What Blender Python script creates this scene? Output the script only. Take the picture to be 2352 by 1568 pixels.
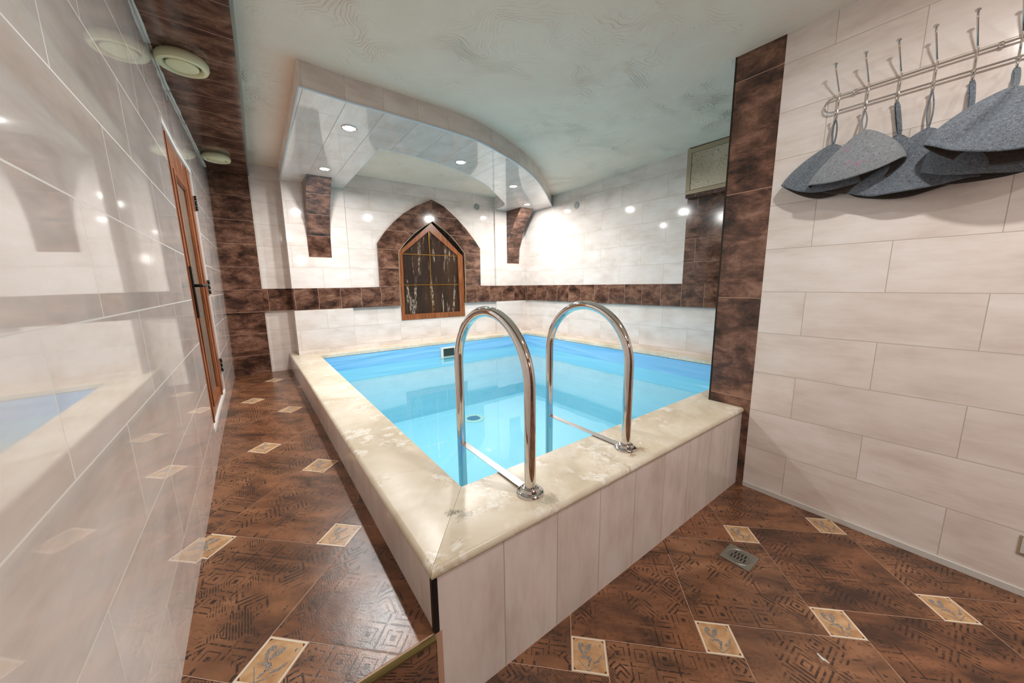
import bpy, bmesh, math, random
from mathutils import Vector, Matrix
random.seed(7)
PI = math.pi
for o in list(bpy.data.objects): bpy.data.objects.remove(o)
scene = bpy.context.scene
col = scene.collection

# ---------------------------------------------------------------- camera
YAW, PITCH, ROLL, FPX = math.radians(36.607), math.radians(9.169), math.radians(-0.715), 804.7
cam_d = bpy.data.cameras.new('camera'); cam = bpy.data.objects.new('camera', cam_d); col.objects.link(cam)
cam_d.sensor_width = 36; cam_d.sensor_fit = 'HORIZONTAL'; cam_d.lens = FPX/2352*36
cam_d.clip_start = 0.01; cam_d.clip_end = 60
fw = Vector((math.sin(YAW)*math.cos(PITCH), math.cos(YAW)*math.cos(PITCH), -math.sin(PITCH)))
rt = Vector((math.cos(YAW), -math.sin(YAW), 0)); up = rt.cross(fw)
r2 = rt*math.cos(ROLL)+up*math.sin(ROLL); u2 = -rt*math.sin(ROLL)+up*math.cos(ROLL)
M = Matrix((r2, u2, -fw)).transposed().to_4x4(); M.translation = Vector((0, 0, 1.25))
cam.matrix_world = M
scene.camera = cam

# ---------------------------------------------------------------- world, exposure
w = bpy.data.worlds.new('world'); scene.world = w; w.use_nodes = True
w.node_tree.nodes['Background'].inputs[0].default_value = (0.9, 0.92, 1, 1)
w.node_tree.nodes['Background'].inputs[1].default_value = 0.05
vs = scene.view_settings
vs.view_transform = 'Standard'; vs.look = 'None'; vs.gamma = 1; vs.use_curve_mapping = False
vs.exposure = 0.58
SPOT_W, MAIN_W, REAR_FILL_W, GLOBE_FILL_W = 15.5, 10.5, 9, 27

# ---------------------------------------------------------------- main dimensions (metres)
ZS = 0.29            # raised walkway
ZR, ZT = 0.492, 0.459  # coping top / underside
ZW = 0.30            # water level
XR = 2.3506          # hook wall plane
XRW = 3.68           # pool right wall
YP = 4.573           # pilaster / band plane
YB = 4.82            # recessed wall plane behind the walkway

# ================================================================ materials
def lin(c):
    return tuple((x/12.92 if x <= .04045 else ((x+.055)/1.055)**2.4) for x in c)
def S(r, g, b): return lin((r/255, g/255, b/255))+(1,)

class NT:
    def __init__(s, name):
        s.m = bpy.data.materials.new(name); s.m.use_nodes = True
        s.t = s.m.node_tree; s.n = s.t.nodes; s.b = s.n['Principled BSDF']; s.out = s.n['Material Output']
    def add(s, typ, **k):
        n = s.n.new(typ)
        for a, v in k.items(): setattr(n, a, v)
        return n
    def link(s, a, b): s.t.links.new(a, b)
    def put(s, sock, v):
        if hasattr(v, 'node'): s.link(v, sock)
        elif v is not None: sock.default_value = v
    def math(s, op, a, b=None, c=None, clamp=False):
        n = s.add('ShaderNodeMath', operation=op, use_clamp=clamp)
        s.put(n.inputs[0], a); s.put(n.inputs[1], b); s.put(n.inputs[2], c)
        return n.outputs[0]
    def mix(s, f, a, b, mode='MIX'):
        n = s.add('ShaderNodeMix', data_type='RGBA', blend_type=mode)
        s.put(n.inputs[0], f); s.put(n.inputs[6], a); s.put(n.inputs[7], b)
        return n.outputs[2]
    def ramp(s, f, stops):
        n = s.add('ShaderNodeValToRGB'); e = n.color_ramp.elements
        while len(e) < len(stops): e.new(0.5)
        for i, (p, c) in enumerate(stops):
            e[i].position = p; e[i].color = c if isinstance(c, tuple) else (c, c, c, 1)
        s.link(f, n.inputs[0]); return n.outputs[0]
    def noise(s, vec, scale, detail=3, rough=.5, dist=0):
        n = s.add('ShaderNodeTexNoise'); n.inputs['Scale'].default_value = scale
        n.inputs['Detail'].default_value = detail; n.inputs['Roughness'].default_value = rough
        n.inputs['Distortion'].default_value = dist
        s.link(vec, n.inputs['Vector']); return n.outputs[0]
    def mapping(s, vec, loc=(0, 0, 0), scale=(1, 1, 1), rot=(0, 0, 0)):
        n = s.add('ShaderNodeMapping'); n.inputs['Location'].default_value = loc
        n.inputs['Scale'].default_value = scale; n.inputs['Rotation'].default_value = rot
        s.link(vec, n.inputs['Vector']); return n.outputs[0]
    def bump(s, h, strength=.3, dist=.01, normal=None):
        n = s.add('ShaderNodeBump'); n.inputs['Strength'].default_value = strength
        n.inputs['Distance'].default_value = dist; s.link(h, n.inputs['Height'])
        if normal: s.link(normal, n.inputs['Normal'])
        return n.outputs[0]
    def coord(s, which): return s.add('ShaderNodeTexCoord').outputs[which]
    def set(s, **k):
        for a, v in k.items():
            s.put(s.b.inputs[{'color': 'Base Color', 'rough': 'Roughness', 'metal': 'Metallic', 'spec': 'Specular IOR Level',
                              'normal': 'Normal', 'trans': 'Transmission Weight', 'coat': 'Coat Weight', 'emit': 'Emission Color',
                              'es': 'Emission Strength', 'sheen': 'Sheen Weight', 'ior': 'IOR', 'coatr': 'Coat Roughness'}[a]], v)
        return s.m

def plain(name, c, rough=.5, metal=0, **k):
    return NT(name).set(color=c, rough=rough, metal=metal, **k)

def tile_mat(name, w, h, ox, oz, kind='cream', swap=False, offset=.5, grout=None, mortar=.0016, rough=.07, wav=.25, seed=0, uv='UV'):
    t = NT(name)
    c = t.coord(uv)
    if swap:
        sp = t.add('ShaderNodeSeparateXYZ'); t.link(c, sp.inputs[0])
        cb = t.add('ShaderNodeCombineXYZ'); t.link(sp.outputs[1], cb.inputs[0]); t.link(sp.outputs[0], cb.inputs[1])
        c = cb.outputs[0]
    v = t.mapping(c, loc=(-ox, -oz, 0))
    br = t.add('ShaderNodeTexBrick'); t.link(v, br.inputs['Vector'])
    br.offset = offset; br.offset_frequency = 2; br.squash = 1
    for nm, val in (('Scale', 1), ('Mortar Size', mortar), ('Mortar Smooth', .15), ('Bias', 0), ('Brick Width', w), ('Row Height', h)):
        br.inputs[nm].default_value = val
    br.inputs['Color1'].default_value = (0, 0, 0, 1); br.inputs['Color2'].default_value = (1, 1, 1, 1); br.inputs['Mortar'].default_value = (.5, .5, .5, 1)
    rnd = t.add('ShaderNodeSeparateColor'); t.link(br.outputs['Color'], rnd.inputs[0]); rnd = rnd.outputs[0]
    fac = br.outputs['Fac']
    # every tile has its own cloud pattern: shift the noise by the tile's random value
    off = t.add('ShaderNodeCombineXYZ'); t.link(t.math('MULTIPLY', rnd, 37.0), off.inputs[2])
    va = t.add('ShaderNodeVectorMath', operation='ADD'); t.link(v, va.inputs[0]); t.link(off.outputs[0], va.inputs[1]); vv = va.outputs[0]
    if kind == 'cream':
        n1 = t.noise(t.mapping(vv, scale=(2.2, 5, 1)), 1.6, 5, .55)
        n2 = t.noise(t.mapping(vv, scale=(1, 7, 1)), 9, 3, .6)
        k = t.math('ADD', t.math('MULTIPLY', n1, .8), t.math('MULTIPLY', n2, .2))
        cc = t.ramp(k, [(.3, S(209, 195, 186)), (.5, S(228, 217, 210)), (.7, S(239, 231, 227))])
        g = grout or S(182, 172, 156)
        cc = t.mix(t.math('MULTIPLY', rnd, .25), cc, S(212, 198, 188))
    else:
        n1 = t.noise(t.mapping(vv, scale=(3, 5, 1)), 1.9, 8, .7, .3)
        n2 = t.noise(t.mapping(vv, scale=(4, 60, 1)), 3, 4, .7)
        n3 = t.noise(t.mapping(vv, scale=(60, 8, 1)), 1, 3, .7)
        k = t.math('ADD', t.math('MULTIPLY', n1, .80), t.math('ADD', t.math('MULTIPLY', n2, .15), t.math('MULTIPLY', n3, .05)))
        cc = t.ramp(k, [(.39, S(46, 32, 27)), (.48, S(86, 59, 48)), (.55, S(118, 84, 68)), (.64, S(148, 112, 95))])
        g = grout or S(176, 138, 120)
    cc = t.mix(fac, cc, g)
    lump = t.noise(t.mapping(c, scale=(1, 1.6, 1)), 2.2, 1, .4)
    hgt = t.math('ADD', t.math('MULTIPLY', fac, -.05), t.math('MULTIPLY', lump, wav))
    nrm = t.bump(hgt, .5, .012)
    rr = t.math('ADD', t.math('MULTIPLY', fac, .5), rough)
    return t.set(color=cc, rough=rr, normal=nrm, spec=.5)

TW, TH = .578, .2325
OZ = .031-.465
M_hook = tile_mat('cream_tile_hook_wall', TW, TH, .279, OZ, wav=.05, rough=.12)
M_left = tile_mat('cream_tile_left_wall', TW, TH, .515, OZ, grout=S(236, 230, 222), mortar=.0022, wav=.06, rough=.035)
M_left.node_tree.nodes['Principled BSDF'].inputs['Coat Weight'].default_value = .3
M_left.node_tree.nodes['Principled BSDF'].inputs['Coat Roughness'].default_value = .03
M_pool = tile_mat('cream_tile_pool_wall', TW, TH, 2.726-TW*2, .063-.465, wav=.12, grout=S(186, 175, 158), rough=.07)
M_back = tile_mat('cream_tile_back_wall', TW, TH, 1.29-TW, .076-.465, wav=.12, grout=S(186, 175, 158), rough=.07)
M_front = tile_mat('cream_tile_pool_front', 1.2, TH, -.3, .325-.465, swap=True, offset=0, grout=S(176, 160, 130), rough=.16, wav=.05)
M_side = tile_mat('cream_tile_pool_side', 1.2, TH, -.3, .2, swap=True, offset=0, rough=.16, wav=.05)
M_sof = tile_mat('cream_tile_canopy', TW, .2345, 3.019-.289-TW, .605-.469*2, swap=True, grout=S(158, 148, 136), rough=.06, wav=.08)
M_fas = tile_mat('cream_tile_fascia', .235, 1.0, .0, 2.0, offset=0, rough=.25, wav=.02, grout=S(205, 192, 170))
BROWN = dict(kind='brown', rough=.13, wav=.12)
M_bcol = tile_mat('brown_tile_column', .6, TH*1.045, -.3, .99-.243*5, offset=0, **BROWN)
M_bstrip = tile_mat('brown_tile_ceiling', 2.0, .245, -1, .1, offset=0, **BROWN)
M_band = tile_mat('brown_tile_band_right', .235, 1, 4.516-.235*20, .3, offset=0, **BROWN)
M_bandb = tile_mat('brown_tile_band_back', .234, 1, .174-.234*2, .3, offset=0, **BROWN)
M_arch = tile_mat('brown_tile_arch', 1.4, TH, 2.09-1.4, 1.247-TH*6, offset=0, **BROWN)
M_brw = tile_mat('brown_tile_pool_wall', TW, TH, 1.93-TW-.4, .063-.465, **BROWN)
M_bpil = tile_mat('brown_tile_pilaster', .9, .604, .5, .553-.604*2, offset=0, kind='brown', rough=.28, wav=.03, mortar=.002)
M_corb = tile_mat('brown_tile_corbel', 3, .232, -1, -.001, offset=0, kind='brown', rough=.14, wav=.03)

def plaster():
    t = NT('ceiling_plaster'); c = t.coord('Object')
    cc = t.ramp(t.noise(c, 1.6, 4, .6), [(.35, S(234, 216, 198)), (.6, S(241, 225, 208)), (.75, S(243, 219, 198))])
    warp = t.add('ShaderNodeTexNoise'); warp.inputs['Scale'].default_value = 3.1; warp.inputs['Detail'].default_value = 1.5; t.link(c, warp.inputs['Vector'])
    vm = t.add('ShaderNodeVectorMath', operation='SCALE'); t.link(warp.outputs[1], vm.inputs[0]); vm.inputs[3].default_value = .95
    va = t.add('ShaderNodeVectorMath', operation='ADD'); t.link(c, va.inputs[0]); t.link(vm.outputs[0], va.inputs[1])
    wv = t.add('ShaderNodeTexWave', wave_type='BANDS', bands_direction='DIAGONAL', wave_profile='SAW')
    wv.inputs['Scale'].default_value = 10; wv.inputs['Distortion'].default_value = 2.5; wv.inputs['Detail'].default_value = 2; wv.inputs['Detail Scale'].default_value = 2
    t.link(va.outputs[0], wv.inputs['Vector'])
    mask = t.ramp(t.noise(c, 2.3, 3, .6), [(.45, 0.0), (.62, 1.0)])
    swirl = t.math('MULTIPLY', t.math('POWER', wv.outputs['Fac'], 3.0), mask)
    broad = t.noise(c, 1.3, 2, .5)
    h = t.math('ADD', t.math('MULTIPLY', swirl, .28), t.math('ADD', t.math('MULTIPLY', t.noise(c, 14, 3, .6), .25), t.math('MULTIPLY', broad, .6)))
    return t.set(color=cc, rough=.6, normal=t.bump(h, 1.0, .02), spec=.25)
M_plaster = plaster()

def travertine(name, base=0):
    t = NT(name); c = t.coord('Object')
    n1 = t.noise(c, 3.0, 4, .6, .6)
    n2 = t.noise(c, 22, 4, .65, 1.2)
    vo = t.add('ShaderNodeTexVoronoi', feature='DISTANCE_TO_EDGE'); vo.inputs['Scale'].default_value = 26
    wn = t.add('ShaderNodeTexNoise'); wn.inputs['Scale'].default_value = 14; t.link(c, wn.inputs['Vector'])
    vm = t.add('ShaderNodeVectorMath', operation='SCALE'); t.link(wn.outputs[1], vm.inputs[0]); vm.inputs[3].default_value = .06
    va = t.add('ShaderNodeVectorMath', operation='ADD'); t.link(c, va.inputs[0]); t.link(vm.outputs[0], va.inputs[1]); t.link(va.outputs[0], vo.inputs['Vector'])
    vein = t.ramp(vo.outputs['Distance'], [(.03, 1.0), (.09, 0.0)])
    patch = t.ramp(t.noise(c, 5.5, 3, .6), [(.53, 0.0), (.6, 1.0)])
    cc = t.ramp(n1, [(.34, S(200, 185, 160)), (.5, S(214, 202, 180)), (.66, S(228, 219, 202))])
    light = t.ramp(t.noise(c, 13, 5, .6, 1.5), [(.5, 0.0), (.53, 1.0)])
    cc = t.mix(t.math('MULTIPLY', light, t.math('MULTIPLY', patch, .8)), cc, S(236, 231, 220))
    cc = t.mix(t.math('MULTIPLY', vein, t.math('MULTIPLY', patch, .28)), cc, S(176, 150, 110))
    for (x, y, r, colr) in ((1.385, .868, .03, S(120, 84, 44)), (1.30, .86, .018, S(140, 104, 62)), (.50, .955, .03, S(140, 132, 118)), (.79, .845, .04, S(150, 142, 124)), (.47, .99, .016, S(120, 112, 98))):
        d = t.add('ShaderNodeVectorMath', operation='DISTANCE'); t.link(t.mapping(c, scale=(1, 1, 0)), d.inputs[0]); d.inputs[1].default_value = (x, y, 0)
        m = t.ramp(t.math('ADD', d.outputs['Value'], t.math('MULTIPLY', t.math('SUBTRACT', t.noise(c, 60, 4, .7), .5), .11)), [(0, 1.0), (r*.6, .7), (r, 0.0)])
        cc = t.mix(t.math('MULTIPLY', m, .7), cc, colr)
    return t.set(color=cc, rough=.3, spec=.35, normal=t.bump(n2, .06, .003))
M_trav = travertine('travertine')

def floor_tile():
    t = NT('brown_floor_tile'); uv = t.coord('UV')
    fl = t.add('ShaderNodeVectorMath', operation='FLOOR'); t.link(uv, fl.inputs[0])
    fr = t.add('ShaderNodeVectorMath', operation='FRACTION'); t.link(uv, fr.inputs[0])
    wn = t.add('ShaderNodeTexWhiteNoise', noise_dimensions='2D'); t.link(fl.outputs[0], wn.inputs['Vector'])
    r = wn.outputs['Value']
    va = t.add('ShaderNodeVectorMath', operation='ADD'); t.link(fr.outputs[0], va.inputs[0])
    of = t.add('ShaderNodeCombineXYZ'); t.link(t.math('MULTIPLY', r, 51.0), of.inputs[2]); t.link(of.outputs[0], va.inputs[1])
    v = va.outputs[0]
    # clouds
    big = t.noise(t.mapping(v, scale=(1.2, 3.2, 1), rot=(0, 0, .4)), 1.3, 5, .6, .5)
    cc = t.ramp(big, [(.33, S(78, 55, 42)), (.46, S(118, 82, 59)), (.6, S(144, 101, 72)), (.75, S(164, 121, 90))])
    # ornaments: concentric squares, chevrons, leaves
    sp = t.add('ShaderNodeSeparateXYZ'); t.link(fr.outputs[0], sp.inputs[0]); x, y = sp.outputs[0], sp.outputs[1]
    def cell(a, n, sh=0.0): return t.math('SUBTRACT', t.math('FRACT', t.math('ADD', t.math('MULTIPLY', a, n), sh)), .5)
    cx, cy = cell(x, 6.0), cell(y, 6.0)
    cheb = t.math('MAXIMUM', t.math('ABSOLUTE', cx), t.math('ABSOLUTE', cy))
    sq = t.ramp(cheb, [(0, 1.0), (.09, 1.0), (.1, 0.0), (.24, 0.0), (.25, 1.0), (.28, 1.0), (.29, 0.0), (.46, 0.0), (.47, 1.0)])
    d1, d2 = t.math('ADD', x, y), t.math('SUBTRACT', x, y)
    man = t.math('ADD', t.math('ABSOLUTE', cell(x, 3.0, .25)), t.math('ABSOLUTE', cell(y, 3.0, .25)))
    chev = t.math('GREATER_THAN', t.math('FRACT', t.math('MULTIPLY', man, 7.0)), .6)
    hat = t.math('GREATER_THAN', t.math('FRACT', t.math('MULTIPLY', d1, 46.0)), .5)
    vo = t.add('ShaderNodeTexVoronoi', feature='F1', distance='EUCLIDEAN'); vo.inputs['Scale'].default_value = 1
    t.link(t.mapping(v, scale=(20, 8, 1), rot=(0, 0, .7)), vo.inputs['Vector'])
    leaf = t.math('LESS_THAN', vo.outputs['Distance'], .22)
    z1 = t.noise(v, 2.1, 2, .5)          # which ornament where
    orn = t.mix(t.math('GREATER_THAN', z1, .5), sq, chev)
    z2 = t.noise(t.mapping(v, loc=(3, 9, 0)), 3.2, 2, .5)
    orn = t.mix(t.math('GREATER_THAN', z2, .6), orn, hat)
    z3 = t.noise(t.mapping(v, loc=(13, 2, 4)), 2.6, 2, .5)
    orn = t.mix(t.math('GREATER_THAN', z3, .56), orn, leaf)
    wear = t.ramp(t.noise(v, 22, 5, .75), [(.43, 0.0), (.5, 1.0)])
    zone = t.ramp(t.noise(t.mapping(v, loc=(5, 5, 0)), 2.2, 3, .55), [(.38, 0.0), (.46, 1.0)])
    grain = t.ramp(t.noise(t.mapping(v, scale=(20, 70, 1), rot=(0, 0, .5)), 1.6, 3, .7), [(.56, 0.0), (.62, 1.0)])
    dm = t.math('MULTIPLY', orn, t.math('MULTIPLY', wear, zone))
    dm = t.math('MAXIMUM', t.math('MULTIPLY', dm, .92), t.math('MULTIPLY', grain, t.math('MULTIPLY', t.math('SUBTRACT', 1.0, zone), .6)), clamp=True)
    cc = t.mix(dm, cc, S(52, 36, 29))
    cc = t.mix(t.math('MULTIPLY', r, .35), cc, t.mix(1.0, cc, S(205, 150, 110), 'MULTIPLY'))
    h = t.math('ADD', t.math('MULTIPLY', dm, -.12), t.math('ADD', t.math('MULTIPLY', t.noise(v, 90, 4, .7), .5), t.math('MULTIPLY', t.noise(v, 5, 2, .5), 2.0)))
    rg = t.math('ADD', t.math('MULTIPLY', dm, .05), .23)
    return t.set(color=cc, rough=rg, normal=t.bump(h, .3, .0018), spec=.5)
M_floor = floor_tile()

def insert_mat():
    t = NT('insert_tile'); uv = t.coord('UV')
    fr = t.add('ShaderNodeVectorMath', operation='FRACTION'); t.link(uv, fr.inputs[0])
    sp = t.add('ShaderNodeSeparateXYZ'); t.link(fr.outputs[0], sp.inputs[0])
    ax = t.math('ABSOLUTE', t.math('SUBTRACT', sp.outputs[0], .5)); ay = t.math('ABSOLUTE', t.math('SUBTRACT', sp.outputs[1], .5))
    ch = t.math('MAXIMUM', ax, ay); man = t.math('ADD', ax, ay)
    tan = t.ramp(t.noise(uv, 3, 3), [(.35, S(178, 134, 92)), (.65, S(204, 166, 124))])
    cc = t.mix(t.math('GREATER_THAN', man, .83), tan, S(112, 60, 34))
    cc = t.mix(t.math('GREATER_THAN', ch, .455), cc, S(228, 214, 192))
    return t.set(color=cc, rough=.25)
M_insert = insert_mat()
def motif_mat():
    t = NT('insert_motif'); c = t.coord('Object')
    cc = t.ramp(t.noise(c, 420, 3, .7), [(.38, S(84, 74, 68)), (.52, S(136, 126, 118)), (.62, S(200, 192, 184))])
    return t.set(color=cc, rough=.3)
M_motif = motif_mat()
M_fgrout = plain('floor_grout', S(196, 158, 134), .7)
M_chrome = plain('chrome', (.66, .64, .62, 1), .05, 1)
def brushed():
    t = NT('polished_steel_tube'); c = t.coord('Object')
    return t.set(color=(.70, .67, .64, 1), metal=1.0, rough=t.math('ADD', t.math('MULTIPLY', t.noise(t.mapping(c, scale=(60, 60, 4)), 3, 3), .05), .03))
M_steel = brushed()
M_darkmetal = plain('dark_metal_edge', S(58, 56, 50), .3, .8)
M_brass = plain('tarnished_brass', S(122, 108, 66), .35, .8)
M_white = plain('white_pvc', S(232, 232, 230), .3)
M_edge = plain('blue_white_edge_strip', S(214, 224, 232), .3)
M_valve = plain('ivory_plastic', S(226, 220, 180), .35)
M_black = plain('black_metal', S(24, 22, 22), .3, .3)
M_dark = plain('dark_gap', S(18, 14, 12), .8)
M_skirt = plain('white_skirting', S(206, 202, 196), .25)
M_lens = NT('lamp_lens').set(color=(1, 1, 1, 1), emit=(1, .97, .93, 1), es=40.0)

def wood():
    t = NT('orange_brown_wood'); c = t.coord('Object')
    n = t.noise(t.mapping(c, scale=(40, 40, 3)), 1.5, 4, .6)
    cc = t.ramp(n, [(.35, S(106, 56, 28)), (.55, S(146, 84, 46)), (.7, S(166, 102, 60))])
    return t.set(color=cc, rough=.3)
M_wood = wood()

def rain_glass(name, c1, c2, sc, painted_glints=0):
    t = NT(name); c = t.coord('Object')
    b = t.noise(t.mapping(c, scale=(1, 1, .45)), sc, 4, .7)
    cc = t.ramp(t.noise(t.mapping(c, scale=(1, 1, .2)), 6, 3), [(.35, c1), (.65, c2)])
    st = t.noise(t.mapping(c, scale=(14, 14, 1.1)), 2.5, 4, .65)
    if painted_glints:   # specular glints down the pane, painted into its colour as pale streaks
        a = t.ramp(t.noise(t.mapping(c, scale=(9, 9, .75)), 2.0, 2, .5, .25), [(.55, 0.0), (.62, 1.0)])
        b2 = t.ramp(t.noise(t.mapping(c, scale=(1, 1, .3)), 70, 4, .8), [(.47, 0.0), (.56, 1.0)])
        cc = t.mix(t.math('MULTIPLY', t.math('MULTIPLY', a, b2), painted_glints), cc, S(196, 178, 160))
    return t.set(color=cc, rough=.2, normal=t.bump(t.math('ADD', t.math('MULTIPLY', b, .5), t.math('MULTIPLY', st, 1.5)), 1.0, .03), spec=.35)
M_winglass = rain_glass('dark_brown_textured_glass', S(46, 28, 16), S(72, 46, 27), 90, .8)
M_doorglass = rain_glass('grey_textured_glass', S(128, 112, 98), S(156, 138, 122), 120)
M_gold = plain('gold_glazing_bar', S(176, 122, 40), .3, .6)

def felt(name, c1, c2):
    t = NT(name); c = t.coord('Object')
    n = t.noise(t.mapping(c, scale=(1, 1, 1.5)), 110, 6, .8, 1.2)
    f = t.noise(c, 420, 2, .7)
    cc = t.ramp(t.math('ADD', t.math('MULTIPLY', n, .65), t.math('MULTIPLY', f, .35)), [(.36, c1), (.64, c2)])
    return t.set(color=cc, rough=.95, normal=t.bump(n, .55, .004), sheen=.2, spec=.1)
M_felt = felt('grey_felt', S(48, 55, 63), S(144, 152, 161))
M_felt_light = felt('light_grey_felt', S(92, 98, 104), S(164, 168, 172))
M_felt_stain = None
def stained():
    t = NT('light_grey_felt_stained'); c = t.coord('Object')
    n = t.noise(t.mapping(c, scale=(1, 1, 1.5)), 110, 6, .8, 1.2); f = t.noise(c, 420, 2, .7)
    cc = t.ramp(t.math('ADD', t.math('MULTIPLY', n, .65), t.math('MULTIPLY', f, .35)), [(.36, S(88, 93, 98)), (.64, S(164, 168, 172))])
    for (y, z, r) in ((.405, 1.755, .016), (.435, 1.765, .012), (.45, 1.83, .014), (.385, 1.76, .008)):
        d = t.add('ShaderNodeVectorMath', operation='DISTANCE'); t.link(t.mapping(c, scale=(0, 1, 1)), d.inputs[0]); d.inputs[1].default_value = (0, y, z)
        cc = t.mix(t.math('MULTIPLY', t.ramp(t.math('ADD', d.outputs['Value'], t.math('MULTIPLY', t.math('SUBTRACT', n, .5), .03)), [(0, 1.0), (r, 0.0)]), .45), cc, S(178, 96, 150))
    return t.set(color=cc, rough=.95, normal=t.bump(n, .55, .004), sheen=.2, spec=.1)
M_felt_stain = stained()
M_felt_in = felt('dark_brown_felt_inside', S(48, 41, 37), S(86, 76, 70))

def liner(name, c1, c2, amp):
    t = NT(name); c = t.coord('Object')
    fold = t.noise(t.mapping(c, scale=(.45, .45, 6)), 2.0, 1, .5, .4)
    cc = t.mix(fold, c1, c2)
    return t.set(color=cc, rough=.22, normal=t.bump(fold, amp, .03))
M_liner_top = liner('blue_liner_band', S(112, 182, 232), S(150, 206, 242), .8)
M_liner = liner('cyan_liner', S(148, 216, 234), S(162, 223, 239), .15)

def water():
    t = NT('pool_water'); c = t.coord('Object')
    n = t.noise(c, 3.0, 2, .5)
    nb = t.bump(n, .05, .02)
    lw = t.add('ShaderNodeLayerWeight'); lw.inputs['Blend'].default_value = .5; t.link(nb, lw.inputs['Normal'])
    R = t.math('ADD', .02, t.math('MULTIPLY', t.math('POWER', lw.outputs['Facing'], 5.0), .98))
    tr = t.add('ShaderNodeBsdfTransparent'); tr.inputs[0].default_value = (.93, .99, 1, 1)
    gl = t.add('ShaderNodeBsdfGlossy'); gl.inputs['Roughness'].default_value = .0; gl.inputs[0].default_value = (1, 1, 1, 1); t.link(nb, gl.inputs['Normal'])
    mx = t.add('ShaderNodeMixShader'); t.link(R, mx.inputs[0]); t.link(tr.outputs[0], mx.inputs[1]); t.link(gl.outputs[0], mx.inputs[2])
    t.link(mx.outputs[0], t.out.inputs[0]); return t.m
M_water = water()

def speckled():
    t = NT('weathered_steel'); c = t.coord('Object')
    cc = t.ramp(t.noise(c, 3, 2), [(.4, S(178, 164, 142)), (.6, S(198, 186, 164))])
    sp = t.ramp(t.noise(t.mapping(c, scale=(1, 1, 1.6)), 55, 3, .6), [(.58, 0.0), (.63, 1.0)])
    return t.set(color=t.mix(t.math('MULTIPLY', sp, .6), cc, S(104, 86, 62)), rough=.4, metal=.25)
M_speck = speckled()
M_frame = plain('dull_steel_frame', S(168, 152, 126), .4, .2)

# ================================================================ mesh helpers
def uv_box(bm):
    uvl = bm.loops.layers.uv.verify(); bm.normal_update()
    for f in bm.faces:
        n = f.normal; ax = max(range(3), key=lambda i: abs(n[i]))
        for l in f.loops:
            p = l.vert.co
            l[uvl].uv = (p.y, p.z) if ax == 0 else (p.x, p.z) if ax == 1 else (p.x, p.y)
def mesh(name, bm, mats, parent=None, kind=None, uvs=True, smooth=False):
    if uvs: uv_box(bm)
    me = bpy.data.meshes.new(name); bm.to_mesh(me); bm.free()
    for m in (mats if isinstance(mats, (list, tuple)) else [mats]): me.materials.append(m)
    if smooth:
        for p in me.polygons: p.use_smooth = True
    o = bpy.data.objects.new(name, me); col.objects.link(o)
    if parent: o.parent = parent; o.matrix_parent_inverse = parent.matrix_basis.inverted()
    if kind: o['kind'] = kind
    return o
def smooth_by(o, deg=40):
    me = o.data
    for p in me.polygons: p.use_smooth = True
    bm = bmesh.new(); bm.from_mesh(me)
    for e in bm.edges:
        if len(e.link_faces) == 2 and e.calc_face_angle(0) > math.radians(deg): e.smooth = False
    bm.to_mesh(me); bm.free(); return o
def add_box(bm, x0, x1, y0, y1, z0, z1, bev=0, mat=0):
    g = bmesh.ops.create_cube(bm, size=1); vs_ = g['verts']
    for v in vs_:
        v.co = Vector(((x0+x1)/2+v.co.x*(x1-x0), (y0+y1)/2+v.co.y*(y1-y0), (z0+z1)/2+v.co.z*(z1-z0)))
    fs = {f for v in vs_ for f in v.link_faces}
    for f in fs: f.material_index = mat
    if bev:
        es = list({e for v in vs_ for e in v.link_edges})
        bmesh.ops.bevel(bm, geom=es, offset=bev, segments=2, affect='EDGES', profile=.5)
def boxes(lst, bev=0):
    bm = bmesh.new()
    for b in lst: add_box(bm, *b, bev=bev)
    return bm
def add_prism(bm, pts, axis, d0, d1, mat=0):
    """extrude polygon pts (2D) along axis 'X','Y','Z' from d0 to d1"""
    def P(a, b, d): return {'X': (d, a, b), 'Y': (a, d, b), 'Z': (a, b, d)}[axis]
    A = [bm.verts.new(P(a, b, d0)) for a, b in pts]; B = [bm.verts.new(P(a, b, d1)) for a, b in pts]
    fs = [bm.faces.new(A), bm.faces.new(B[::-1])]
    n = len(pts)
    for i in range(n): fs.append(bm.faces.new((A[i], B[i], B[(i+1) % n], A[(i+1) % n])))
    for f in fs: f.material_index = mat
    bmesh.ops.recalc_face_normals(bm, faces=fs)
    return fs
def prism(pts, axis, d0, d1):
    bm = bmesh.new(); add_prism(bm, pts, axis, d0, d1); return bm
def add_tube(bm, pts, r, seg=12, cap=True, rad=None):
    pts = [Vector(p) for p in pts]; n = len(pts); rings = []
    t0 = (pts[1]-pts[0]).normalized()
    ref = Vector((0, 0, 1)) if abs(t0.z) < .9 else Vector((1, 0, 0))
    nrm = (ref-t0*ref.dot(t0)).normalized(); prev = t0
    for i, p in enumerate(pts):
        if i == 0: t = t0
        elif i == n-1: t = (pts[-1]-pts[-2]).normalized()
        else: t = ((pts[i+1]-pts[i]).normalized()+(pts[i]-pts[i-1]).normalized()).normalized()
        q = prev.rotation_difference(t); nrm = (q @ nrm); nrm = (nrm-t*nrm.dot(t)).normalized(); prev = t
        b = t.cross(nrm); rr = rad[i] if rad else r
        rings.append([bm.verts.new(p+(nrm*math.cos(a)+b*math.sin(a))*rr) for a in [2*PI*k/seg for k in range(seg)]])
    for a, b in zip(rings, rings[1:]):
        for k in range(seg): bm.faces.new((a[k], a[(k+1) % seg], b[(k+1) % seg], b[k]))
    if cap: bm.faces.new(rings[0][::-1]); bm.faces.new(rings[-1])
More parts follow.
